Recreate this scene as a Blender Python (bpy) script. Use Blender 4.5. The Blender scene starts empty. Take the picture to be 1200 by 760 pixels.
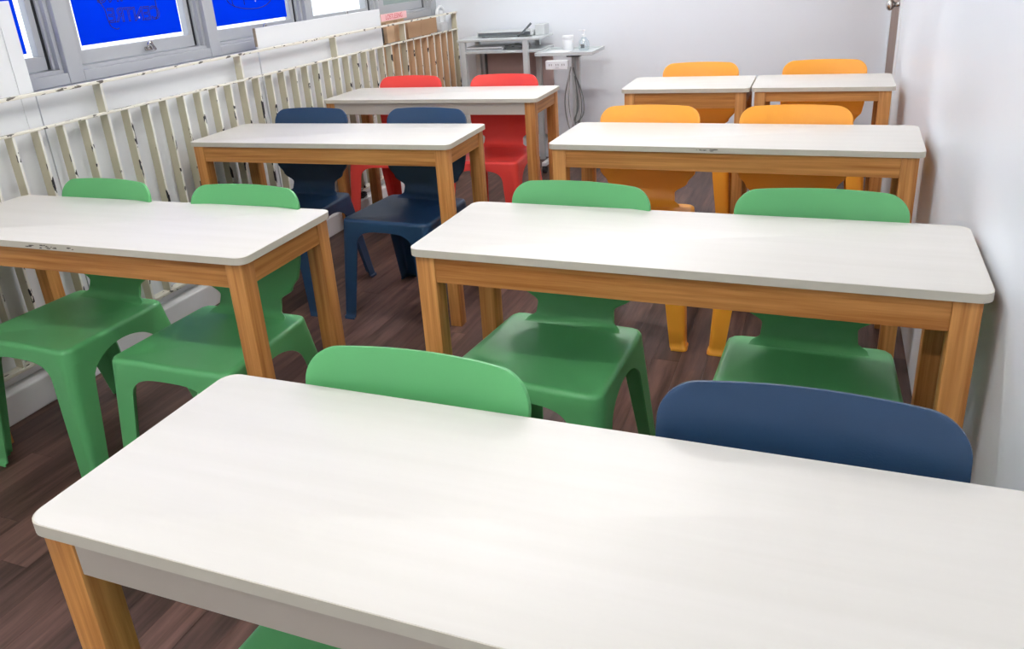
import bpy, bmesh, math, random
from mathutils import Vector, Matrix
random.seed(7)
SC = bpy.context.scene
COL = SC.collection
R = math.radians

# ------------------------------------------------------------------ camera
cam_d = bpy.data.cameras.new('camera'); cam = bpy.data.objects.new('camera', cam_d); COL.objects.link(cam)
SC.camera = cam
cam_d.sensor_fit = 'HORIZONTAL'; cam_d.sensor_width = 36.0; cam_d.lens = 36.0*927.99/1200
cam_d.shift_x = (600-578.67)/1200; cam_d.shift_y = -(380-326.78)/1200
cam_d.clip_start = 0.02
yaw, pitch, roll = R(-23.2629), R(21.6701), R(-4.2387)
fw = Vector((math.sin(yaw)*math.cos(pitch), math.cos(yaw)*math.cos(pitch), -math.sin(pitch)))
r0 = Vector((math.cos(yaw), -math.sin(yaw), 0)); u0 = r0.cross(fw)
rv = math.cos(roll)*r0+math.sin(roll)*u0; uv = -math.sin(roll)*r0+math.cos(roll)*u0
M = Matrix((rv, uv, -fw)).transposed().to_4x4(); M.translation = Vector((0, 0, 1.3566))
cam.matrix_world = M

# ------------------------------------------------------------------ world, exposure
W = bpy.data.worlds.new('World'); SC.world = W; W.use_nodes = True
bg = W.node_tree.nodes['Background']; bg.inputs[0].default_value = (0.86, 0.94, 1.0, 1); bg.inputs[1].default_value = 1.5
vs = SC.view_settings
vs.view_transform = 'Standard'; vs.look = 'None'; vs.gamma = 1; vs.use_curve_mapping = False
vs.exposure = 0.56
LIGHTS = [(-1.05, 0.40, 64), (-1.15, 2.45, 84), (-1.15, 4.30, 112), (-1.05, -1.50, 92)]  # last lamp is an unseen addition that brightens the front-facing surfaces

# room extents
XL, XR, YB, YF, ZC = -2.66, 0.335, 5.50, -3.0, 2.70

# ------------------------------------------------------------------ materials
def srgb(r, g, b):
    f = lambda c: ((c/255)/12.92 if c/255 <= .04045 else ((c/255+.055)/1.055)**2.4)
    return (f(r), f(g), f(b), 1)
def new_mat(name):
    m = bpy.data.materials.new(name); m.use_nodes = True
    return m, m.node_tree.nodes, m.node_tree.links, m.node_tree.nodes['Principled BSDF']
def plain(name, col, rough=.5, metal=0, spec=.5, bump=0, bscale=200, var=0, vscale=6):
    m, n, l, p = new_mat(name)
    p.inputs['Base Color'].default_value = col; p.inputs['Roughness'].default_value = rough
    p.inputs['Metallic'].default_value = metal; p.inputs['Specular IOR Level'].default_value = spec
    tc = n.new('ShaderNodeTexCoord')
    if var:
        nz = n.new('ShaderNodeTexNoise'); nz.inputs['Scale'].default_value = vscale; nz.inputs['Detail'].default_value = 4
        l.new(tc.outputs['Object'], nz.inputs['Vector'])
        mx = n.new('ShaderNodeMix'); mx.data_type = 'RGBA'
        mx.inputs[6].default_value = tuple(c*(1-var) for c in col[:3])+(1,); mx.inputs[7].default_value = tuple(min(1, c*(1+var)) for c in col[:3])+(1,)
        l.new(nz.outputs['Fac'], mx.inputs[0]); l.new(mx.outputs[2], p.inputs['Base Color'])
    if bump:
        nb = n.new('ShaderNodeTexNoise'); nb.inputs['Scale'].default_value = bscale; nb.inputs['Detail'].default_value = 3
        l.new(tc.outputs['Object'], nb.inputs['Vector'])
        bp = n.new('ShaderNodeBump'); bp.inputs['Strength'].default_value = bump; bp.inputs['Distance'].default_value = .002
        l.new(nb.outputs['Fac'], bp.inputs['Height']); l.new(bp.outputs[0], p.inputs['Normal'])
    return m
def wood(name, c1, c2, axis, rough=.45, fine=70, along=2.2, rnd=.12, spec=.4):
    m, n, l, p = new_mat(name)
    tc = n.new('ShaderNodeTexCoord'); mp = n.new('ShaderNodeMapping')
    sc = [fine]*3; sc['xyz'.index(axis)] = along; mp.inputs['Scale'].default_value = sc
    oi = n.new('ShaderNodeObjectInfo'); ad = n.new('ShaderNodeVectorMath'); ad.operation = 'ADD'
    ml = n.new('ShaderNodeMath'); ml.operation = 'MULTIPLY'; ml.inputs[1].default_value = 37.
    l.new(oi.outputs['Random'], ml.inputs[0])
    l.new(tc.outputs['Object'], ad.inputs[0]); l.new(ml.outputs[0], ad.inputs[1]); l.new(ad.outputs[0], mp.inputs['Vector'])
    nz = n.new('ShaderNodeTexNoise'); nz.inputs['Scale'].default_value = 1; nz.inputs['Detail'].default_value = 5; nz.inputs['Roughness'].default_value = .6
    l.new(mp.outputs[0], nz.inputs['Vector'])
    cr = n.new('ShaderNodeValToRGB'); cr.color_ramp.elements[0].position = .32; cr.color_ramp.elements[1].position = .68
    cr.color_ramp.elements[0].color = c1; cr.color_ramp.elements[1].color = c2
    l.new(nz.outputs['Fac'], cr.inputs[0])
    hs = n.new('ShaderNodeHueSaturation'); mr = n.new('ShaderNodeMapRange')
    mr.inputs['To Min'].default_value = 1-rnd; mr.inputs['To Max'].default_value = 1+rnd
    l.new(oi.outputs['Random'], mr.inputs['Value']); l.new(mr.outputs[0], hs.inputs['Value']); l.new(cr.outputs[0], hs.inputs['Color'])
    l.new(hs.outputs[0], p.inputs['Base Color']); p.inputs['Roughness'].default_value = rough; p.inputs['Specular IOR Level'].default_value = spec
    bp = n.new('ShaderNodeBump'); bp.inputs['Strength'].default_value = .15; bp.inputs['Distance'].default_value = .001
    l.new(nz.outputs['Fac'], bp.inputs['Height']); l.new(bp.outputs[0], p.inputs['Normal'])
    return m
def emit(name, col, s):
    m, n, l, p = new_mat(name); p.inputs['Base Color'].default_value = (0.8, 0.8, 0.8, 1)
    p.inputs['Emission Color'].default_value = col; p.inputs['Emission Strength'].default_value = s
    return m
def sheet(name, col, trans):
    m, n, l, p = new_mat(name); n.remove(p)
    d = n.new('ShaderNodeBsdfDiffuse'); t = n.new('ShaderNodeBsdfTranslucent'); mx = n.new('ShaderNodeMixShader')
    d.inputs[0].default_value = col; t.inputs[0].default_value = col; mx.inputs[0].default_value = trans
    l.new(d.outputs[0], mx.inputs[1]); l.new(t.outputs[0], mx.inputs[2]); l.new(mx.outputs[0], n['Material Output'].inputs[0])
    return m
def glass(name, col=(1, 1, 1, 1), gloss=.08):
    m, n, l, p = new_mat(name); n.remove(p)
    t = n.new('ShaderNodeBsdfTransparent'); g = n.new('ShaderNodeBsdfGlossy'); mx = n.new('ShaderNodeMixShader')
    t.inputs[0].default_value = col; g.inputs['Roughness'].default_value = .02; mx.inputs[0].default_value = gloss
    l.new(t.outputs[0], mx.inputs[1]); l.new(g.outputs[0], mx.inputs[2]); l.new(mx.outputs[0], n['Material Output'].inputs[0])
    return m
def chipped(name, col, chip, thr=.6, band=None, scale=(60, 60, 14)):
    """painted steel with flaked spots; band = (axis, low, high): flakes only inside that band of object space"""
    m, n, l, p = new_mat(name)
    tc = n.new('ShaderNodeTexCoord'); mp = n.new('ShaderNodeMapping'); mp.inputs['Scale'].default_value = scale
    oi = n.new('ShaderNodeObjectInfo'); ml = n.new('ShaderNodeMath'); ml.operation = 'MULTIPLY'; ml.inputs[1].default_value = 53.
    ad = n.new('ShaderNodeVectorMath'); ad.operation = 'ADD'
    l.new(oi.outputs['Random'], ml.inputs[0]); l.new(tc.outputs['Object'], ad.inputs[0]); l.new(ml.outputs[0], ad.inputs[1])
    l.new(ad.outputs[0], mp.inputs['Vector'])
    nz = n.new('ShaderNodeTexNoise'); nz.inputs['Scale'].default_value = 1; nz.inputs['Detail'].default_value = 3
    l.new(mp.outputs[0], nz.inputs['Vector'])
    gt = n.new('ShaderNodeMath'); gt.operation = 'GREATER_THAN'; gt.inputs[1].default_value = thr
    l.new(nz.outputs['Fac'], gt.inputs[0]); fac = gt.outputs[0]
    if band:
        sx = n.new('ShaderNodeSeparateXYZ'); l.new(tc.outputs['Object'], sx.inputs[0])
        for ax, lo, hi in band:
            for op, v in (('GREATER_THAN', lo), ('LESS_THAN', hi)):
                a = n.new('ShaderNodeMath'); a.operation = op; a.inputs[1].default_value = v; l.new(sx.outputs[ax], a.inputs[0])
                b = n.new('ShaderNodeMath'); b.operation = 'MULTIPLY'; l.new(fac, b.inputs[0]); l.new(a.outputs[0], b.inputs[1]); fac = b.outputs[0]
    mx = n.new('ShaderNodeMix'); mx.data_type = 'RGBA'; mx.inputs[6].default_value = col; mx.inputs[7].default_value = chip
    l.new(fac, mx.inputs[0]); l.new(mx.outputs[2], p.inputs['Base Color']); p.inputs['Roughness'].default_value = .45
    return m

MT = {}
MT['wall'] = plain('wall_paint', srgb(236, 240, 246), .75, var=.015, bump=.06, bscale=90)
MT['wall_gloss'] = plain('wall_gloss_paint', srgb(238, 242, 248), .42, spec=.4, var=.012, vscale=3)
MT['ceiling'] = plain('ceiling_paint', srgb(225, 225, 222), .9)
MT['plank'] = wood('floor_plank', srgb(58, 39, 33), srgb(108, 79, 71), 'y', rough=.42, fine=38, along=3.0, rnd=.34)
MT['subfloor'] = wood('floor_base', srgb(50, 33, 30), srgb(80, 58, 54), 'y', rough=.5, fine=30, along=2.5)
MT['laminate'] = wood('white_laminate', srgb(214, 210, 203), srgb(219, 215, 209), 'x', rough=.4, fine=26, along=1.4, rnd=.0, spec=.45)
MT['edge'] = plain('laminate_edge', srgb(205, 199, 184), .5, var=.05, vscale=30)
MT['white_apron'] = plain('white_apron_board', srgb(188, 178, 166), .5)
wc = (srgb(166, 104, 48), srgb(214, 154, 88))
for a in 'xyz': MT['wood_'+a] = wood('pine_'+a, *wc, a)
PL = {'green': srgb(92, 170, 106), 'navy': srgb(30, 60, 92), 'red': srgb(240, 74, 66), 'orange': srgb(252, 170, 54)}
for k, c in PL.items(): MT[k] = plain(k+'_plastic', c, .38, bump=.12, bscale=420, spec=.45)
def bar_mat(name, side, thr=.585):
    m = chipped(name, side, srgb(40, 40, 44), thr, ((0, .034, 1), (2, -1, .33)), (45, 45, 17))
    n, l = m.node_tree.nodes, m.node_tree.links
    mx = [q for q in n if q.type == 'MIX'][0]; sx = [q for q in n if q.type == 'SEPXYZ'][0]
    g = n.new('ShaderNodeMath'); g.operation = 'GREATER_THAN'; g.inputs[1].default_value = .0385; l.new(sx.outputs[0], g.inputs[0])
    m2 = n.new('ShaderNodeMix'); m2.data_type = 'RGBA'; m2.inputs[6].default_value = side; m2.inputs[7].default_value = srgb(240, 238, 230)  # front edge coloured lighter than the bar sides
    l.new(g.outputs[0], m2.inputs[0]); l.new(m2.outputs[2], mx.inputs[6]); return m
MT['fin'] = bar_mat('beige_bar_sides', srgb(196, 190, 166)); MT['fin_tan'] = bar_mat('tan_bar_sides', srgb(208, 174, 140), .64)  # far bars get tan sides, the others beige
MT['rail'] = chipped('cream_rail_paint', srgb(232, 228, 214), srgb(104, 98, 90), .61, None, (60, 22, 60))
MT['board'] = plain('white_board', srgb(232, 234, 236), .5, var=.01)
MT['board_edge'] = plain('board_edge', srgb(150, 135, 115), .7)
MT['kerb'] = plain('kerb_paint', srgb(243, 243, 244), .5, var=.03)
MT['alu'] = plain('grey_aluminium', srgb(176, 178, 182), .6, spec=.25)
MT['gasket'] = plain('black_gasket', srgb(26, 28, 32), .6)
MT['glass'] = glass('window_glass')
MT['smoked'] = plain('obscured_glass', srgb(150, 164, 160), .25)
MT['blue'] = sheet('blue_sheet', (0.003, .105, .74, 1), .75)
MT['ink'] = plain('dark_blue_ink', srgb(2, 14, 84), .6)
MT['white'] = plain('white_plastic', srgb(236, 238, 240), .4)
MT['door'] = wood('brown_door', srgb(120, 96, 84), srgb(150, 124, 110), 'z', fine=30, along=2)
MT['trim'] = plain('white_trim', srgb(236, 238, 240), .45)
MT['chrome'] = plain('brushed_metal', srgb(200, 196, 190), .22, metal=1)
MT['grey'] = plain('grey_steel', srgb(208, 213, 214), .4, metal=.2)
MT['grey_dark'] = plain('dark_grey_plastic', srgb(92, 98, 102), .5)
MT['black'] = plain('black_rubber', srgb(26, 26, 28), .6)
MT['panel_brown'] = plain('rosy_brown_board', srgb(192, 168, 163), .6, var=.05)
MT['card'] = plain('cardboard', srgb(210, 178, 144), .85, var=.08, vscale=5)
MT['card2'] = plain('cardboard_dark', srgb(190, 154, 120), .85, var=.08, vscale=5)
MT['timber'] = wood('raw_timber', srgb(186, 146, 104), srgb(214, 178, 136), 'z', fine=30, along=2, rough=.7)
MT['pink'] = plain('pink_label', srgb(240, 190, 192), .6)
MT['redink'] = plain('red_ink', srgb(205, 60, 70), .6)
MT['clear'] = glass('clear_plastic', (.9, .95, .97, 1), .25)
MT['cable'] = plain('grey_cable', srgb(112, 116, 116), .5)
MT['cable_white'] = plain('white_cable', srgb(205, 206, 206), .5)
MT['paper'] = plain('paper', srgb(228, 230, 232), .8)
MT['lamp'] = emit('lamp_diffuser', (1, .985, .95, 1), 6)
MT['scuff'] = plain('scuffed_core', srgb(96, 88, 80), .8)

# ------------------------------------------------------------------ mesh helpers
def obj(name, me, mat, parent=None, loc=None, rot=None):
    o = bpy.data.objects.new(name, me); COL.objects.link(o)
    if mat and not me.materials: me.materials.append(MT[mat])
    if parent: o.parent = parent
    if loc: o.location = loc
    if rot: o.rotation_euler = rot
    return o
class MB:
    def __init__(s): s.bm = bmesh.new()
    def box(s, x0, x1, y0, y1, z0, z1, bev=0, seg=2, mat4=None):
        vs_ = [s.bm.verts.new((x, y, z)) for x in (x0, x1) for y in (y0, y1) for z in (z0, z1)]
        f = [(0, 1, 3, 2), (4, 6, 7, 5), (0, 4, 5, 1), (2, 3, 7, 6), (0, 2, 6, 4), (1, 5, 7, 3)]
        fs = [s.bm.faces.new([vs_[i] for i in q]) for q in f]
        g = list(vs_)
        if bev:
            r = bmesh.ops.bevel(s.bm, geom=list({e for q in fs for e in q.edges}), offset=bev, segments=seg, affect='EDGES', profile=.5)
            g = list({v for q in r['faces'] for v in q.verts} | {v for v in vs_ if v.is_valid})
        if mat4 is not None: bmesh.ops.transform(s.bm, matrix=mat4, verts=[v for v in g if v.is_valid])
        return s
    def prism(s, pts, z0, z1, bev=0, axis='z'):
        mp = {'z': lambda a, b, c: (a, b, c), 'x': lambda a, b, c: (c, a, b), 'y': lambda a, b, c: (a, c, b)}[axis]
        lo = [s.bm.verts.new(mp(a, b, z0)) for a, b in pts]; hi = [s.bm.verts.new(mp(a, b, z1)) for a, b in pts]
        n = len(pts); top = s.bm.faces.new(hi); bot = s.bm.faces.new(lo[::-1])
        for i in range(n): s.bm.faces.new((lo[i], lo[(i+1) % n], hi[(i+1) % n], hi[i]))
        if bev: bmesh.ops.bevel(s.bm, geom=list(top.edges)+list(bot.edges), offset=bev, segments=2, affect='EDGES', profile=.5)
        return s
    def lathe(s, prof, seg=20, c=(0, 0, 0), axis='z'):
        rings = []
        mp = {'z': lambda a, b, h: (c[0]+a, c[1]+b, c[2]+h), 'x': lambda a, b, h: (c[0]+h, c[1]+a, c[2]+b), 'y': lambda a, b, h: (c[0]+b, c[1]+h, c[2]+a)}[axis]
        for r_, h in prof:
            rings.append([s.bm.verts.new(mp(r_*math.cos(2*math.pi*i/seg), r_*math.sin(2*math.pi*i/seg), h)) for i in range(seg)])
        for a, b in zip(rings, rings[1:]):
            for i in range(seg): s.bm.faces.new((a[i], a[(i+1) % seg], b[(i+1) % seg], b[i]))
        s.bm.faces.new(rings[0][::-1]); s.bm.faces.new(rings[-1])
        return s
    def tube(s, pts, r, seg=8):
        pts = [Vector(p) for p in pts]; rings = []; up = None
        for i, p in enumerate(pts):
            t = (pts[min(i+1, len(pts)-1)]-pts[max(i-1, 0)]).normalized()
            if up is None: up = t.orthogonal().normalized()
            up = (up-t*up.dot(t)); up = up.normalized() if up.length > 1e-6 else t.orthogonal().normalized()
            v = t.cross(up)
            rings.append([s.bm.verts.new(p+r*(math.cos(2*math.pi*k/seg)*up+math.sin(2*math.pi*k/seg)*v)) for k in range(seg)])
        for a, b in zip(rings, rings[1:]):
            for i in range(seg): s.bm.faces.new((a[i], a[(i+1) % seg], b[(i+1) % seg], b[i]))
        s.bm.faces.new(rings[0][::-1]); s.bm.faces.new(rings[-1])
        return s
    def mesh(s, name, smooth=False, angle=None):
        bmesh.ops.recalc_face_normals(s.bm, faces=s.bm.faces[:])
        me = bpy.data.meshes.new(name); s.bm.to_mesh(me); s.bm.free()
        if smooth or angle:
            for p in me.polygons: p.use_smooth = True
            if angle: me.set_sharp_from_angle(angle=R(angle))
        return me
    def build(s, name, mat, parent=None, loc=None, rot=None, smooth=False, angle=None):
        return obj(name, s.mesh(name, smooth, angle), mat, parent, loc, rot)
def tag(o, label=None, cat=None, group=None, kind=None):
    if label: o['label'] = label
    if cat: o['category'] = cat
    if group: o['group'] = group
    if kind: o['kind'] = kind
    return o
def thing(name, label, cat, loc=(0, 0, 0), rz=0, group=None):
    o = bpy.data.objects.new(name, None); COL.objects.link(o); o.location = loc; o.rotation_euler = (0, 0, rz)
    o.empty_display_size = .1
    return tag(o, label, cat, group)
def struct(name): 
    o = bpy.data.objects.new(name, None); COL.objects.link(o); o['kind'] = 'structure'; return o
def catmull(pts, n=8):
    P = [Vector(p) for p in pts]; P = [2*P[0]-P[1]]+P+[2*P[-1]-P[-2]]; out = []
    for i in range(1, len(P)-2):
        a, b, c, d = P[i-1:i+3]
        for k in range(n):
            t = k/n; out.append(.5*((2*b)+(c-a)*t+(2*a-5*b+4*c-d)*t*t+(3*b-a-3*c+d)*t**3))
    out.append(P[-2]); return out
def rrect(x0, x1, y0, y1, r, n=6):
    pts = []
    for cx, cy, a0 in ((x1-r, y0+r, -90), (x1-r, y1-r, 0), (x0+r, y1-r, 90), (x0+r, y0+r, 180)):
        for k in range(n+1): a = R(a0+90*k/n); pts.append((cx+r*math.cos(a), cy+r*math.sin(a)))
    return pts

# ------------------------------------------------------------------ room shell
fl = struct('floor')
MB().box(-2.9, XR+.1, YF-.1, YB+.1, -.1, -.004).build('floor_base', 'subfloor', fl)
pw, plen, gap = .0935, .92, .0009
nrow = 31
for i in range(nrow):
    x0 = -2.55+i*pw; off = random.random()*plen; y = -.35-off
    while y < YB:
        a, b = max(y, -.35), min(y+plen, YB-.001)
        if b-a > .03 and x0+pw < XR+.1:
            key = 'plank_%d' % round((b-a)*1000); me = bpy.data.meshes.get(key)
            if not me: me = MB().box(0, pw-gap, 0, b-a-gap, -.004, 0).mesh(key)
            obj('plank', me, 'plank', fl, (x0, a, 0))
        y += plen
wb = MB().box(-2.9, XR+.1, YB, YB+.1, -.1, ZC+.1).build('wall_back', 'wall'); wb['kind'] = 'structure'
wf = MB().box(-2.9, XR+.1, YF-.1, YF, -.1, ZC+.1).build('wall_front', 'wall'); wf['kind'] = 'structure'
ce = MB().box(-2.9, XR+.1, YF-.1, YB+.1, ZC, ZC+.1).build('ceiling', 'ceiling'); ce['kind'] = 'structure'
DY0, DY1, DZ = 4.66, 5.46, 2.05
wr = struct('wall_right')
MB().box(XR, XR+.1, YF, DY0-.0, -.1, ZC).build('wall_panel', 'wall_gloss', wr)
MB().box(XR, XR+.1, DY1, YB, -.1, ZC).build('wall_panel', 'wall_gloss', wr)
MB().box(XR, XR+.1, DY0, DY1, DZ, ZC).build('wall_panel', 'wall_gloss', wr)
# door in the right wall
dr = struct('door_1')
MB().box(XR+.004, XR+.04, DY0+.006, DY1-.006, .008, DZ-.006, .002).build('door_leaf', 'door', dr)
for a, b, c, d in ((DY0-.055, DY0+.004, 0, DZ+.05), (DY0+.004, DY1-.004, DZ-.004, DZ+.05)):
    MB().box(XR-.010, XR+.002, a, b, c, d, .003).build('architrave', 'trim', dr)
hd = MB().lathe([(.030, 0), (.031, -.004), (.028, -.009), (.012, -.012), (.011, -.03), (.014, -.036), (.025, -.043), (.029, -.053), (.027, -.063), (.018, -.071), (.006, -.074)], 24, (XR+.004, DY0+.075, 1.02), 'x').build('door_knob', 'chrome', dr, smooth=True)
MB().box(XR-.001, XR+.006, DY0+.045, DY0+.105, .93, 1.09, .002).build('latch_plate', 'grey_dark', dr)

# left wall: low wall, windows with mullions, wall above
wl = struct('wall_left')
MB().box(XL-.2, XL-.02, YF, YB, -.1, 1.04).build('low_wall', 'wall', wl)
MB().box(XL-.2, XL, YF, YB, 2.12, ZC).build('upper_wall', 'wall', wl)
MULL = [(YF, 1.46-.8*2), (1.46-.8*2, 1.53-.8*2), (.66, .73), (1.46, 1.53), (2.26, 2.33), (3.06, 3.13), (3.86, 3.93), (4.66, 4.73), (5.42, 5.50)]
MB().box(XL-.2, XL, YF, MULL[0][1], 1.04, 2.12).build('end_wall', 'wall', wl)
for a, b in MULL[1:]:
    MB().box(XL-.12, XL, a, b, 1.04, 2.12, .003).build('mullion', 'alu', wl)
OPEN = [(MULL[i][1], MULL[i+1][0]) for i in range(1, len(MULL)-1)]
for k, (a, b) in enumerate(OPEN):
    w = struct('window_%d' % (k+1))
    # stepped outer frame: sill and head, two jamb steps
    MB().box(XL-.12, XL-.002, a+.001, b-.001, 1.04, 1.082, .002).build('window_sill', 'alu', w)
    MB().box(XL-.12, XL-.022, a+.001, b-.001, 1.082, 1.096, .002).build('sill_step', 'alu', w)
    MB().box(XL-.12, XL-.002, a+.001, b-.001, 2.08, 2.12, .002).build('window_head', 'alu', w)
    for s, y in ((1, a), (-1, b)):
        q = sorted((y+s*.001, y+s*.018)); MB().box(XL-.12, XL-.022, *q, 1.096, 2.08, .002).build('jamb', 'alu', w)
        q = sorted((y+s*.018, y+s*.030)); MB().box(XL-.12, XL-.040, *q, 1.096, 2.08, .002).build('jamb', 'alu', w)
    # sash
    sa, sb, s0, s1 = a+.034, b-.041, 1.100, 2.076
    sh = MB().box(XL-.085, XL-.052, sa, sb, s0, 1.150, .002).build('sash_rail', 'alu', w)
    MB().box(XL-.085, XL-.052, sa, sb, s1-.04, s1, .002).build('sash_rail', 'alu', w)
    MB().box(XL-.085, XL-.052, sa, sa+.026, 1.150, s1-.04, .002).build('sash_stile', 'alu', w)
    MB().box(XL-.085, XL-.052, sb-.026, sb, 1.150, s1-.04, .002).build('sash_stile', 'alu', w)
    MB().box(XL-.084, XL-.050, sb+.0005, sb+.0095, s0, s1).build('gasket', 'gasket', w)
    MB().box(XL-.074, XL-.070, sa+.02, sb-.02, 1.145, s1-.035).build('pane', 'smoked' if k == len(OPEN)-1 else 'glass', w)
    if k != len(OPEN)-1:
        ym = (sa+sb)/2+.04
        h = MB().box(XL-.053, XL-.044, ym-.022, ym+.022, 1.112, 1.128, .003)
        h.tube(catmull([(XL-.046, ym-.01, 1.12), (XL-.034, ym-.016, 1.128), (XL-.03, ym-.012, 1.142), (XL-.034, ym+.004, 1.146), (XL-.036, ym+.012, 1.134), (XL-.034, ym+.024, 1.112)], 5), .0055)
        h.build('window_latch', 'chrome', w, angle=40)
# kerb along the foot of the railing
kb = struct('trim_1')
MB().box(-2.68, -2.487, YF, YB, 0, .108, .006).build('kerb', 'kerb', kb)
MB().box(-2.68, -2.545, YF, YB, .108, .150, .004).build('kerb_step', 'kerb', kb)

# ------------------------------------------------------------------ ceiling lamps
for k, (x, y, pw_) in enumerate(LIGHTS):
    t = thing('ceiling_lamp', 'white ceiling batten lamp with glowing tube, %s' % ('above the green and navy chairs', 'above the navy and orange chairs', 'near the steel desk', 'added behind the viewpoint to brighten front faces')[k], 'lamp', (x, y, ZC), 0, 'ceiling lamps')
    MB().box(-.62, .62, -.035, .035, -.040, -.001, .004).build('batten_body', 'white', t)
    for e in (-.605, .605): MB().box(e-.012, e+.012, -.016, .016, -.098, -.040, .003).build('tube_holder', 'white', t)
    m_ = emit('lamp_tube_%d' % k, (1, .985, .97, 1), pw_)
    MB().lathe([(.016, -.592), (.016, .592)], 14, (0, 0, -.078), 'x').mesh('lamp_tube')
    tb_ = bpy.data.objects.new('tube', bpy.data.meshes['lamp_tube' if k == 0 else 'lamp_tube.%03d' % k]); COL.objects.link(tb_); tb_.parent = t; tb_.data.materials.append(m_)

# ------------------------------------------------------------------ tables
TH, TT, TW = .7465, .0185, .400
def table(label, L, x, y, rot, white_front=False, apron_h=.066, group='classroom tables', zoff=0):
    t = thing('classroom_table', label, 'table', (x, y, 0), R(rot), group)
    def cached(key, fn):
        me = bpy.data.meshes.get(key)
        return me or fn(key)
    r = .028
    top = obj('tabletop', cached('tabletop_%d' % (L*100), lambda k: MB().prism(rrect(.0012, L-.0012, .0012, TW-.0012, r), TH-TT, TH, .0015).mesh(k, angle=40)), 'laminate', t)
    def ring(k):
        bm = bmesh.new(); o_, i_ = rrect(0, L, 0, TW, r), rrect(.004, L-.004, .004, TW-.004, r-.003)
        z0, z1 = TH-TT-.0002, TH-.0006
        V = [[bm.verts.new((*p, z)) for p in c] for c, z in ((o_, z0), (o_, z1), (i_, z1), (i_, z0))]
        n = len(o_)
        for a in range(4):
            for i in range(n): bm.faces.new((V[a][i], V[a][(i+1) % n], V[(a+1) % 4][(i+1) % n], V[(a+1) % 4][i]))
        b = MB(); b.bm.free(); b.bm = bm
        return b.mesh(k, angle=40)
    obj('edge_band', cached('edge_%d' % (L*100), ring), 'edge', top)
    lw, ins, iny, zb = .049, .016, .009, TH-TT-.0005
    leg = cached('table_leg', lambda k: MB().box(0, lw, 0, lw, 0, zb, .0025).mesh(k, angle=40))
    for lx in (ins, L-ins-lw):
        for ly in (iny, TW-iny-lw): obj('leg', leg, 'wood_z', t, (lx, ly, 0))
    e = .003
    xa = cached('apron_x_%d_%d' % (L*100, apron_h*1000), lambda k: MB().box(0, L-2*ins-2*lw, 0, .02, -apron_h, 0, .0012).mesh(k))
    xw = cached('apron_w_%d' % (L*100), lambda k: MB().box(0, L-2*ins-2*lw, 0, .02, -.060, 0, .0012).mesh(k))
    ya = cached('apron_y', lambda k: MB().box(0, .02, 0, TW-2*iny-2*lw, -.064, 0, .0012).mesh(k))
    if white_front: obj('apron', xw, 'white_apron', t, (ins+lw, iny+e, zb))
    else: obj('apron', xa, 'wood_x', t, (ins+lw, iny+e, zb))
    obj('apron', xa, 'wood_x', t, (ins+lw, TW-iny-e-.02, zb))
    obj('apron', ya, 'wood_y', t, (ins+e, iny+lw, zb)); obj('apron', ya, 'wood_y', t, (L-ins-e-.02, iny+lw, zb))
    return t
T = {}
T[1] = table('long white-topped table with white front board, set with one green and one navy chair', 1.2, -.8953, .5212, .06, True)
T[2] = table('long white-topped pine table with two green chairs, touching the plain white wall', 1.2, -.8832, 1.5468, -1.0)
T[3] = table('long white-topped pine table with two green chairs, beside the slatted railing', 1.2, -2.4499, 1.3926, .55)
T[4] = table('long white-topped pine table with two orange chairs', 1.2, -.8985, 2.6567, -1.4)
T[5] = table('long white-topped pine table with two navy chairs', 1.2, -2.4661, 2.5854, 1.4)
T[6] = table('long table with white front board and two red chairs', 1.2, -2.4619, 3.5997, .23, True)
T[7] = table('short white-topped table with one orange chair, on the side away from the door', .6, -.9113, 3.843, .5, apron_h=.075)
T[8] = table('short white-topped table with one orange chair, standing close to the brown door', .6, -.3073, 3.8536, -.1, apron_h=.045)
def scuffs(t, x0, x1, n):
    m = MB()
    for i in range(n):
        x = x0+(x1-x0)*(.5+.5*random.uniform(-1, 1)*random.random()**.4); w = random.uniform(.003, .011); h = random.uniform(.0006, .002); z = TH-random.uniform(.006, .014)
        pts = [(x+w*math.cos(a)*random.uniform(.6, 1.2), z+h*math.sin(a)*random.uniform(.6, 1.2)) for a in [k*math.pi/4 for k in range(8)]]
        m.prism(pts, -.0006, .0004, axis='y')
    o = m.build('edge_scuff', 'scuff', t); o['kind'] = 'stuff'; o['label'] = 'dark scuff marks along the table edge'
scuffs(T[3], .47, .66, 16); scuffs(T[4], .50, .62, 9)
MB().box(.0, .0012, 0, .008, 0, .026).build('staple', 'chrome', T[2], (1.2-.016-.049-.001, .4-.009-.03, .52), (R(35), 0, 0))

# ------------------------------------------------------------------ chairs
SA, YFR, YBK, CR, ZS, ZA = .204, -.218, .166, .034, .432, .388   # half width, front, back, corner radius, seat height, arch top
NC = 20
def ext(z):
    k = 1-z/ZS
    return SA+.022*k, YFR-.036*k, YBK+.085*k
def crz(z): return .013+.021*min(1, z/ZS)
def per(sx, sy, z, s, d=0):
    """point at arc length s on the quarter outline from the middle of the front/back side round the corner to the middle of the flank"""
    a, yf, yb = ext(z); a -= d; yf += d; yb -= d
    b = (yb-yf)/2; yc = (yb+yf)/2; r = max(crz(z)-d, .010)
    L1, A, L2 = a-r, r*math.pi/2, b-r
    s = s*(L1+A+L2)
    if s <= L1: x, y = s, b
    elif s <= L1+A: f = (s-L1)/r; x, y = L1+r*math.sin(f), L2+r*math.cos(f)
    else: x, y = a, L2-(s-L1-A)
    y = yc+sy*y; x = sx*x*(1-.07*(y-yf)/(yb-yf))
    return (x, y, z)
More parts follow.
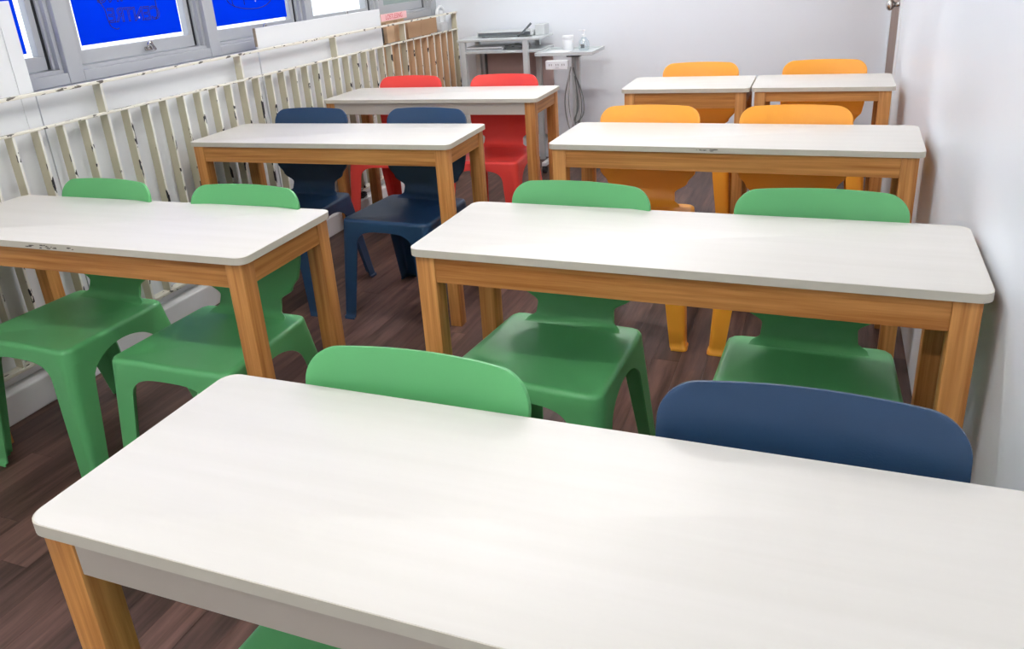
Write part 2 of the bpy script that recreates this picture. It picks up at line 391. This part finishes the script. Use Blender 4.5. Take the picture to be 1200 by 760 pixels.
def lens(z):
    a, yf, yb = ext(z); b = (yb-yf)/2
    c = crz(z); tot = a-c+c*math.pi/2+b-c
    return tot, a-c+c*math.pi/4
def leg_mesh(name, sx, sy):
    bm = bmesh.new(); rows = []
    hA = .075; za = ZA-hA
    spec = []
    for j in range(11):
        v = math.sin(math.pi/2*(1-j/10))**.75
        spec.append((za+hA*v, (1-v**3.2)**(1/3.2) if v < 1 else 0, (1-v**2.0)**.5 if v < 1 else 0, 0))
    for z in (.26, .2, .14, .08, .03, .012): spec.append((z, 1, 1, 0))
    spec += [(.009, 1, 1, -.006), (.0, 1, 1, -.006)]
    for z, u1, u2, d in spec:
        tot, sc = lens(z); lw = .052+.020*min(1, z/za)
        w1 = sc-(sc-lw)*u1; w2 = (tot-sc)-((tot-sc)-lw)*u2
        rows.append([bm.verts.new(per(sx, sy, z, (sc-w1+(w1+w2)*i/NC)/tot, d)) for i in range(NC+1)])
    for a, b in zip(rows, rows[1:]):
        for i in range(NC): bm.faces.new((a[i], a[i+1], b[i+1], b[i]))
    return thicken(bm, name, .0048, (0, 0), bev=0)
def thicken(bm, name, th, c, bev=.0012, flip=None):
    bmesh.ops.recalc_face_normals(bm, faces=bm.faces[:])
    # make normals face outwards (away from the chair's middle)
    s = 0
    for f in bm.faces:
        m = f.calc_center_median(); s += f.normal.dot(flip if flip else Vector((m.x-c[0], m.y-c[1], 0)))*f.calc_area()
    if s < 0: bmesh.ops.reverse_faces(bm, faces=bm.faces[:])
    me = bpy.data.meshes.new(name+'_raw'); bm.to_mesh(me); bm.free()
    o = bpy.data.objects.new(name+'_raw', me); COL.objects.link(o)
    m = o.modifiers.new('s', 'SOLIDIFY'); m.thickness = th; m.offset = -1; m.use_even_offset = False
    if bev:
        b = o.modifiers.new('b', 'BEVEL'); b.width = bev; b.segments = 2; b.limit_method = 'ANGLE'; b.angle_limit = R(50)
    dg = bpy.context.evaluated_depsgraph_get(); dg.update()
    out = bpy.data.meshes.new_from_object(o.evaluated_get(dg)); out.name = name
    bpy.data.objects.remove(o); bpy.data.meshes.remove(me)
    for p in out.polygons: p.use_smooth = True
    out.set_sharp_from_angle(angle=R(60))
    return out
def seat_mesh():
    bm = bmesh.new(); rings = []
    def ring(z, d):
        out = []
        for sx, sy, rev in ((1, -1, False), (1, 1, True), (-1, 1, False), (-1, -1, True)):
            tot, sc = lens(z)
            seq = [per(sx, sy, z, i/NC, d) for i in range(NC+1)]
            if rev: seq = seq[::-1]
            out += seq[:-1]
        return out
    RR = .013
    rings.append(ring(ZA, 0)); rings.append(ring(.40, 0)); rings.append(ring(ZS-RR, 0))
    for k in range(1, 6):
        f = k*math.pi/10; rings.append([(x, y, ZS-RR+RR*math.sin(f)) for x, y, z in ring(ZS-RR, RR*(1-math.cos(f)))])
    rim = rings[-1]; cy = (YFR+YBK)/2
    for q in (.93, .84, .72, .58, .42, .26, .12):
        rg = []
        for x, y, z in rim:
            X, Y = x*q, cy+(y-cy)*q
            dish = -.013*(1-q**2.5)-.004*max(0, (-Y-.05))/.18*(1-q)
            rg.append((X, Y, ZS+dish+.006*max(0, Y)/.19*q*(1-q)*4))
        rings.append(rg)
    V = [[bm.verts.new(p) for p in rg] for rg in rings]; n = len(V[0])
    for a, b in zip(V, V[1:]):
        for i in range(n): bm.faces.new((a[i], a[(i+1) % n], b[(i+1) % n], b[i]))
    bm.faces.new(V[-1])
    bmesh.ops.recalc_face_normals(bm, faces=bm.faces[:])
    up = max(bm.faces, key=lambda f: f.calc_center_median().z-abs(f.calc_center_median().x))
    return thicken(bm, 'seat', .0048, (0, cy), bev=0, flip=Vector((0, 0, 1)))
def interp(tab, x):
    for (a, b), (c, d) in zip(tab, tab[1:]):
        if x <= c:
            t = (x-a)/(c-a) if c > a else 0; t = t*t*(3-2*t); return b+(d-b)*t
    return tab[-1][1]
def back_mesh():
    ZT = .803; r = .052; HW = .195
    prof = catmull([(0, .090, .414), (0, .122, .421), (0, .146, .438), (0, .162, .470), (0, .174, .52), (0, .192, .60), (0, .215, .70), (0, .241, ZT)], 7)
    hwt = [(.414, .150), (.425, .135), (.445, .112), (.475, .110), (.515, .158), (.56, .188), (.61, HW), (1, HW)]
    rows = []; bm = bmesh.new()
    zs = [(p.y, p.z) for p in prof]
    # refine near the top for the rounded corners
    last = [p for p in zs if p[1] < ZT-r]
    y_of = lambda z: interp_lin([(b, a) for a, b in zs], z)
    for k in range(0, 13):
        f = math.pi/2*k/12; z = ZT-r+r*math.sin(f); last.append((y_of(z), z))
    for y, z in last:
        hw = interp(hwt, z)
        if z > ZT-r: hw = HW-r+math.sqrt(max(0, r*r-(z-ZT+r)**2))
        row = []
        for i in range(21):
            u = -1+2*i/20; x = hw*u; zz = z-.006*(x/HW)**2*max(0, (z-.6)/.2)
            row.append(bm.verts.new((x, y-.022*(x/HW)**2*min(1, max(0, (z-.44)/.1)), zz)))
        rows.append(row)
    for a, b in zip(rows, rows[1:]):
        for i in range(20): bm.faces.new((a[i], a[i+1], b[i+1], b[i]))
    return thicken(bm, 'backrest', .0085, (0, 0), bev=.0028, flip=Vector((0, 1, 0)))
def interp_lin(tab, x):
    for (a, b), (c, d) in zip(tab, tab[1:]):
        if x <= c: return b+(d-b)*(x-a)/(c-a) if c > a else b
    return tab[-1][1]
base = {'seat': [seat_mesh()], 'backrest': [back_mesh()], 'leg': [leg_mesh('leg', sx, sy) for sx in (-1, 1) for sy in (-1, 1)]}
PARTS = {}
for colr in PL:
    PARTS[colr] = []
    for nm, mes in base.items():
        for me in mes:
            c = me.copy(); c.name = colr+'_'+nm; c.materials.clear(); c.materials.append(MT[colr]); PARTS[colr].append((nm, c))
def chair(colr, label, x, y, rot=0, group=None):
    t = thing('plastic_chair', label, 'chair', (x, y, 0), R(rot), group)
    for nm, me in PARTS[colr]: obj(nm, me, None, t)
    return t
chair('green', 'green moulded plastic chair sharing a table with a navy chair', -.555, .735, 0, 'plastic chairs')
chair('navy', 'navy moulded plastic chair sharing a table with a green chair', .012, .765, 0, 'plastic chairs')
chair('green', 'green chair at table touching plain wall, on the side away from that wall', -.595, 1.745, -5, 'plastic chairs')
chair('green', 'green chair beside the plain wall, in front of the orange chairs\' table', .013, 1.750, 0, 'plastic chairs')
chair('green', 'green chair next to the slatted railing', -2.100, 1.59, -2, 'plastic chairs')
chair('green', 'green chair at the railing-side table, on its end away from the railing', -1.550, 1.59, 0, 'plastic chairs')
chair('navy', 'navy chair at the two-navy-chair table, next to the slatted railing', -2.150, 2.83, 0, 'plastic chairs')
chair('navy', 'navy chair at the two-navy-chair table, on its end away from the railing', -1.576, 2.83, -3, 'plastic chairs')
chair('orange', 'orange chair at the long table, on its end away from the plain wall', -.618, 2.875, 0, 'plastic chairs')
chair('orange', 'orange chair at the long table, on its end by the plain wall', -.086, 2.870, 0, 'plastic chairs')
chair('red', 'red chair next to the slatted railing', -2.151, 3.82, 0, 'plastic chairs')
chair('red', 'red chair in front of the grey steel side desk, away from the railing', -1.588, 3.82, 0, 'plastic chairs')
chair('orange', 'orange chair at the short table away from the door', -.602, 4.12, 0, 'plastic chairs')
chair('orange', 'orange chair at the short table next to the door', -.003, 4.12, 0, 'plastic chairs')

# ------------------------------------------------------------------ railing
rl = thing('steel_railing', 'cream painted steel railing of closely set flat upright bars with flaking paint', 'railing', (-2.5, 0, 0))
FD = .046; y0f = YF+.05; P = .1015; ref = 2.2495   # a post stands at ref, bars every P, posts every eighth bar
MB().box(-.018, .003, YF+.005, YB-.004, .929, .938, .002).build('middle_rail', 'rail', rl)
MB().box(-.022, .005, YF+.005, YB-.004, 1.043, 1.054, .002).build('top_rail', 'rail', rl)
MB().box(-.042, 0, YF+.005, YB-.004, .152, .164, .002).build('bottom_rail', 'rail', rl)
bar = MB().box(0, FD-.006+.002, 0, .008, -.382, .382, .001).mesh('bar'); post = MB().box(0, FD-.006+.002, 0, .009, -.382, .495, .001).mesh('post')
bar_tan = bar.copy()
k = -int((ref-y0f)/P)
while ref+k*P < YB-.02:
    y = ref+k*P
    if k % 8 == 0: obj('post', post, 'fin', rl, (-FD+.004, y-.004, .546))
    elif y < 4.5: obj('bar', bar, 'fin', rl, (-FD+.004, y-.004, .546))
    else: obj('bar', bar_tan, 'fin_tan', rl, (-FD+.004, y-.004, .546))
    k += 1
obj('post', post, 'fin', rl, (-FD+.004, YB-.016, .546))

# boards standing behind the railing
def board(label, ya, yb, zt, x=-2.552, edge=False):
    t = thing('white_board', label, 'board', (x, ya, .151), 0, 'white boards behind the railing')
    MB().box(-.012, 0, 0, yb-ya, 0, zt-.151, .0015).build('panel', 'board', t)
    if edge:
        MB().box(.0003, .004, yb-ya-.055, yb-ya, 0, zt-.151, .001).build('edge_strip', 'board', t)
        MB().box(.0003, .004, 0, yb-ya-.056, zt-.151-.04, zt-.151, .001).build('edge_strip', 'board', t)
    if zt > 1.1 and not edge: MB().box(-.0125, .0006, -.0045, .0, .91, zt-.151).build('cut_edge', 'board_edge', t)
    return t
board('tall white board with raised edge strip behind the railing, covering part of a window', .55, 2.004, 1.352, edge=True)
board('white board behind the railing, ending level with the top rail', 2.012, 3.255, 1.041)
board('white board behind the railing, rising a little above the top rail', 3.265, 4.478, 1.146)

# ------------------------------------------------------------------ posters on the windows
def letters(text, size, parent, y, z, x, mirror=True, mat='ink', bevel=.0016, outline=True, name='lettering', rot=0):
    cu = bpy.data.curves.new('t', 'FONT'); cu.body = text; cu.size = size; cu.align_x = 'CENTER'
    if outline: cu.fill_mode = 'NONE'; cu.bevel_depth = bevel; cu.resolution_u = 3
    else: cu.extrude = .0004
    o = bpy.data.objects.new('t', cu); COL.objects.link(o)
    dg = bpy.context.evaluated_depsgraph_get(); dg.update()
    me = bpy.data.meshes.new_from_object(o.evaluated_get(dg)); bpy.data.objects.remove(o)
    # text plane -> wall plane: text x runs along +Y of the room, mirrored when read from outside
    s = -1 if mirror else 1
    for v in me.vertices:
        a, b, c = v.co; a *= s; a, b = a*math.cos(rot)-b*math.sin(rot), a*math.sin(rot)+b*math.cos(rot)
        v.co = (c*.3, a, b)
    me.materials.clear(); me.materials.append(MT[mat])
    return obj(name, me, None, parent, (x, y, z))
def strokes(parent, lines, x, r=.0018):
    for pts in lines:
        m = MB().tube([(x, a, b) for a, b in [(p.x, p.y) for p in catmull([(u, v, 0) for u, v in pts], 6)]], r, 6)
        m.build('outline_stroke', 'ink', parent, smooth=True)
XP = XL-.068
def poster(label, ya, yb, za, zb):
    t = thing('blue_poster', label, 'poster', (XP, 0, 0), 0, 'blue posters on the windows')
    MB().box(0, .0006, ya, yb, za, zb).build('sheet', 'blue', t)
    return t
p0 = poster('narrow strip of blue poster showing beside the tall white board', 1.62, 2.160, 1.166, 1.98)
p1 = poster('blue poster with mirrored CENTRE lettering taped to a window', 2.408, 2.970, 1.166, 1.98)
p2 = poster('blue poster with an oval outline on the window above the low white board', 3.205, 3.778, 1.166, 1.98)
letters('CENTRE', .078, p1, 2.715, 1.236, .001, rot=-.03)
letters('ING', .078, p1, 2.60, 1.318, .001)
strokes(p1, [[(2.535, 1.335), (2.56, 1.295), (2.565, 1.255), (2.575, 1.225), (2.60, 1.212), (2.615, 1.214)], [(2.845, 1.34), (2.845, 1.29), (2.838, 1.245), (2.825, 1.232)]], .001)
strokes(p2, [[(3.30, 1.30), (3.33, 1.262), (3.40, 1.238), (3.48, 1.228), (3.56, 1.228), (3.62, 1.24), (3.66, 1.262), (3.675, 1.30)], [(3.355, 1.30), (3.35, 1.265), (3.36, 1.245)], [(3.44, 1.30), (3.44, 1.25)], [(3.57, 1.31), (3.555, 1.268), (3.545, 1.30)]], .001)
for p_, y, z in ((p1, 2.735, 1.247), (p2, 3.53, 1.262)):
    MB().lathe([(.0035, -.0002), (.0035, .0006)], 10, (.001, y, z), 'x').build('pinhole', 'white', p_)

# ------------------------------------------------------------------ things stored behind the far end of the railing
def crate(name, label, cat, mat, x0, x1, y0, y1, z0, z1, rx=0, rz=0, group=None, parts=None):
    t = thing(name, label, cat, ((x0+x1)/2, (y0+y1)/2, z0), rz, group); t.rotation_euler[0] = rx
    w, d, h = (x1-x0)/2, (y1-y0)/2, z1-z0
    MB().box(-w, w, -d, d, 0, h, .002).build('box_body', mat, t)
    MB().box(w-.0005, w+.0006, -.025, .025, 0, h).build('tape', 'card2', t)
    MB().box(-w+.004, w-.003, -d+.004, -.001, h-.0005, h+.0025).build('flap', mat, t)
    MB().box(-w+.004, w-.003, .001, d-.004, h-.0005, h+.0025).build('flap', mat, t)
    return t
for i in range(9):
    y = 4.505+i*.108
    o = MB().box(-2.625, -2.603, y, y+.106, .151, .93-.012*(i % 3), .002).build('timber_plank', 'timber')
    tag(o, 'raw brown timber plank standing upright behind the far railing bars', 'plank', 'timber planks behind the railing')
crate('cardboard_box', 'flat brown cardboard box resting on the planks beside the white board', 'box', 'card', -2.640, -2.562, 4.56, 4.80, .934, 1.062, 0, 0, 'cardboard boxes behind the railing')
crate('cardboard_box', 'longer brown cardboard box behind the railing near the white jug', 'box', 'card2', -2.640, -2.562, 4.84, 5.28, .934, 1.040, 0, 0, 'cardboard boxes behind the railing')
lb = thing('pink_label', 'pink paper strip with red lettering above the cardboard boxes', 'label', (-2.553, 4.655, 1.066))
MB().box(0, .001, -.17, .17, .004, .046).build('strip', 'pink', lb)
letters('LOSTLESING', .040, lb, 0, .012, .0012, mirror=False, mat='redink', outline=False)
MB().box(-.008, .0, -.17, .17, 0, .046).build('backing', 'card', lb)
bg_ = thing('black_bag', 'black bag squeezed between the white board and cardboard box', 'bag', (-2.60, 4.515, .935))
MB().box(-.03, .03, -.022, .022, 0, .10, .012, 3).build('bag_body', 'black', bg_, angle=50)
MB().tube(catmull([(0, -.012, .095), (0, -.010, .135), (0, .010, .135), (0, .012, .095)], 6), .003).build('bag_handle', 'black', bg_, smooth=True)
jg = thing('plastic_jug', 'white plastic jug with arched handle behind the far end of railing', 'jug', (-2.600, 5.43, .905))
MB().box(-.03, .03, -.055, .055, 0, .085, .014, 3).build('jug_body', 'white', jg, angle=50)
MB().tube(catmull([(0, -.055, .03), (0, -.062, .12), (0, -.048, .170), (0, 0, .190), (0, .048, .170), (0, .062, .12), (0, .055, .03)], 6), .011, 10).build('handle', 'white', jg, smooth=True)
MB().box(-.012, .012, -.028, .028, .08, .165, .008, 2).build('neck', 'white', jg, angle=50)

# ------------------------------------------------------------------ steel desk in the back corner
dk = thing('steel_desk', 'grey steel two-tier desk in the back corner', 'desk', (-2.10, 5.22, 0))
DX0, DX1, DYa, DYb = -.26, .34, -.07, .23
MB().box(DX0, DX1, DYa, DYb, .868, .884, .003).build('desk_top', 'grey', dk)
MB().box(DX0+.03, DX1-.0, DYa+.01, DYb, .788, .806, .003).build('shelf', 'grey', dk)
for x in (DX0+.02, .215):
    for y in (DYa+.002, DYb-.04): MB().box(x, x+.036, y, y+.036, 0, .868, .003).build('leg', 'grey', dk)
pn = MB().box(DX0+.08, DX1-.01, DYb-.002, DYb+.012, .18, .786, .002).build('back_board', 'panel_brown', dk)
MB().box(DX0+.08, DX0+.095, DYb-.016, DYb-.003, .18, .786).build('board_rail', 'grey_dark', dk)
pl = thing('disc_player', 'flat grey disc player lying on the steel desk', 'player', (-2.05, 5.345, .885))
MB().box(-.20, .20, -.09, .09, .004, .036, .003).build('casing', 'grey', pl)
MB().box(-.19, .19, -.0915, -.0902, .008, .030).build('front_panel', 'grey_dark', pl)
for x in (-.16, .16):
    for y in (-.07, .07): MB().lathe([(.012, 0), (.012, .0045)], 10, (x, y, 0)).build('foot', 'black', pl)
tr = thing('paper_tray', 'white shallow paper tray with grey rim on the desk shelf', 'tray', (-2.17, 5.27, .807))
MB().box(-.15, .13, -.09, .09, 0, .022, .003).build('tray_body', 'white', tr)
MB().box(-.148, .128, -.0915, -.0902, .006, .012).build('slot', 'grey_dark', tr)
rt = thing('router_box', 'upright pale grey box at the end of the steel desk', 'box', (-1.81, 5.36, .885-.836))
MB().box(-.035, .035, -.05, .05, .836, .905, .004).build('casing', 'grey', rt)
for i in range(5):
    MB().box(-.0355, -.0352, -.04, .04, .848+i*.01, .852+i*.01).build('vent_slot', 'grey_dark', rt)
an = thing('metal_arm', 'grey forked metal arm propped up on the steel desk', 'arm', (-1.90, 5.225, .885))
MB().tube([(-.04, 0, .006), (.0, 0, .03), (.06, 0, .085)], .0075).build('arm_rod', 'grey_dark', an, smooth=True)
MB().tube([(.02, 0, .045), (.05, 0, .05), (.062, 0, .02), (.064, 0, .006)], .006).build('arm_rod', 'grey', an, smooth=True)
def coil(name, label, c, rx, ry, n, r, mat, seed, h=.03):
    rnd = random.Random(seed); pts = []
    for i in range(n*10):
        a = i*2*math.pi/10; q = rnd.uniform(.6, 1)
        pts.append((c[0]+rx*q*math.cos(a), c[1]+ry*q*math.sin(a), c[2]+r+h*i/(n*10)*rnd.uniform(.4, 1)))
    o = MB().tube(catmull(pts, 3), r, 6).build(name, mat, smooth=True)
    return tag(o, label, 'cable', 'cable bundles on the steel desk')
coil('cable_bundle', 'tangled grey cable bundle on the desk shelf', (-1.945, 5.215, .807), .085, .04, 6, .0045, 'cable', 3)
coil('cable_bundle', 'tangled white cable bundle on the desk shelf', (-1.94, 5.31, .807), .06, .03, 4, .004, 'cable_white', 5)

# ------------------------------------------------------------------ laptop trolley with tray
tb = thing('laptop_trolley', 'grey wheeled trolley with tilted tray top and central pole by the back wall', 'trolley', (-1.545, 5.18, 0))
ty = MB().box(-.205, .180, -.175, .145, .778, .788, .003).build('tray', 'grey', tb)
for q in ((-.205, .180, -.175, -.163), (-.205, .180, .133, .145), (-.205, -.193, -.163, .133), (.168, .180, -.163, .133)):
    MB().box(*q, .7882, .800, .002).build('tray_rim', 'grey', ty)
for x in (-.004, .026): MB().box(x, x+.022, -.018, .018, .06, .778, .003).build('pole', 'grey', tb)
MB().box(-.03, .06, -.05, .05, .755, .7778, .003).build('pole_bracket', 'grey_dark', tb)
MB().box(-.19, .17, -.03, .01, .05, .075, .004).build('base_bar', 'grey', tb)
for x in (-.18, .16):
    b_ = MB().box(x-.016, x+.016, -.16, .15, .05, .075, .004).build('base_foot', 'grey', tb)
    for y in (-.14, .13):
        w_ = MB().lathe([(.010, -.012), (.025, -.012), (.025, .012), (.010, .012)], 16, (x, y, .025), 'x').build('castor', 'black', tb, angle=40)
pb = thing('power_board', 'white power outlet block fixed below the trolley tray', 'outlet', (-1.59, 4.996, .697))
MB().box(-.078, .068, -.02, .02, 0, .056, .004).build('casing', 'white', pb)
for x in (-.045, 0, .040):
    for dx in (-.007, .007): MB().box(x+dx-.0016, x+dx+.0016, -.0212, -.0202, .024, .036).build('socket_slot', 'black', pb)
MB().box(-.012, .012, -.0225, -.0202, .010, .018).build('switch', 'grey', pb)
for i, (s, rr, m_) in enumerate(((-1, .055, 'cable'), (-1, .042, 'cable_white'), (1, .055, 'cable'), (1, .072, 'cable'))):
    x0 = -1.532; rnd = random.Random(i+2)
    q = 5.125-.011*i
    pts = [(x0+s*.012, q, .695), (x0+s*.02, q, .66), (x0+s*rr, q, .52), (x0+s*rr*1.05, q, .40), (x0+s*.03, q, .28+.02*i), (x0+s*.012, q, .30+.02*i), (x0+s*rr*.6, q, .45), (x0+s*.022, q, .64)]
    o = MB().tube(catmull(pts, 6), .004, 6).build('hanging_cable', m_, smooth=True)
    tag(o, ('grey cable loop on the desk side of the trolley pole', 'white cable loop hanging on the trolley pole', 'grey cable loop close to the trolley pole, away from the desk', 'wider grey cable loop on the trolley pole, away from the desk')[i], 'cable', 'cables hanging on the trolley')
jr = thing('white_jar', 'white cylindrical jar standing on the trolley tray', 'jar', (-1.590, 5.235, .7885))
MB().lathe([(.034, 0), (.036, .004), (.036, .068), (.033, .074)], 24).build('jar_body', 'white', jr, angle=40)
MB().lathe([(.037, .072), (.038, .075), (.038, .090), (.036, .093)], 24).build('lid', 'paper', jr, angle=40)
bt = thing('pump_bottle', 'clear pump dispenser bottle standing on the trolley tray', 'bottle', (-1.475, 5.21, .7885))
MB().lathe([(.030, 0), (.034, .004), (.036, .03), (.033, .055), (.018, .074), (.013, .08), (.013, .088)], 24).build('bottle_body', 'clear', bt, smooth=True)
MB().lathe([(.0155, .084), (.0155, .097), (.006, .099), (.0055, .118), (.010, .120), (.010, .128)], 16).build('pump', 'white', bt, angle=40)
MB().box(-.034, .002, -.005, .005, .121, .128, .002).build('nozzle', 'white', bt)
MB().box(-.012, .012, -.0362, -.0352, .016, .040).build('bottle_label', 'grey_dark', bt)
for i, (x, y, a) in enumerate(((-1.66, 5.09, 14), (-1.62, 5.12, -6))):
    o = MB().box(-.075, .075, -.05, .05, 0, .003).build('paper_sheet', 'paper', None, (x, y, .7883+i*.0032), (0, 0, R(a)))
    tag(o, ('lower' if i == 0 else 'upper')+' white paper sheet lying on the trolley tray', 'paper', 'papers on the tray')

kc = coil('cable_coil', 'black cable coil lying on the kerb below the railing', (-2.515, 3.93, .109), .02, .075, 6, .004, 'black', 9, .028)
del kc['group']
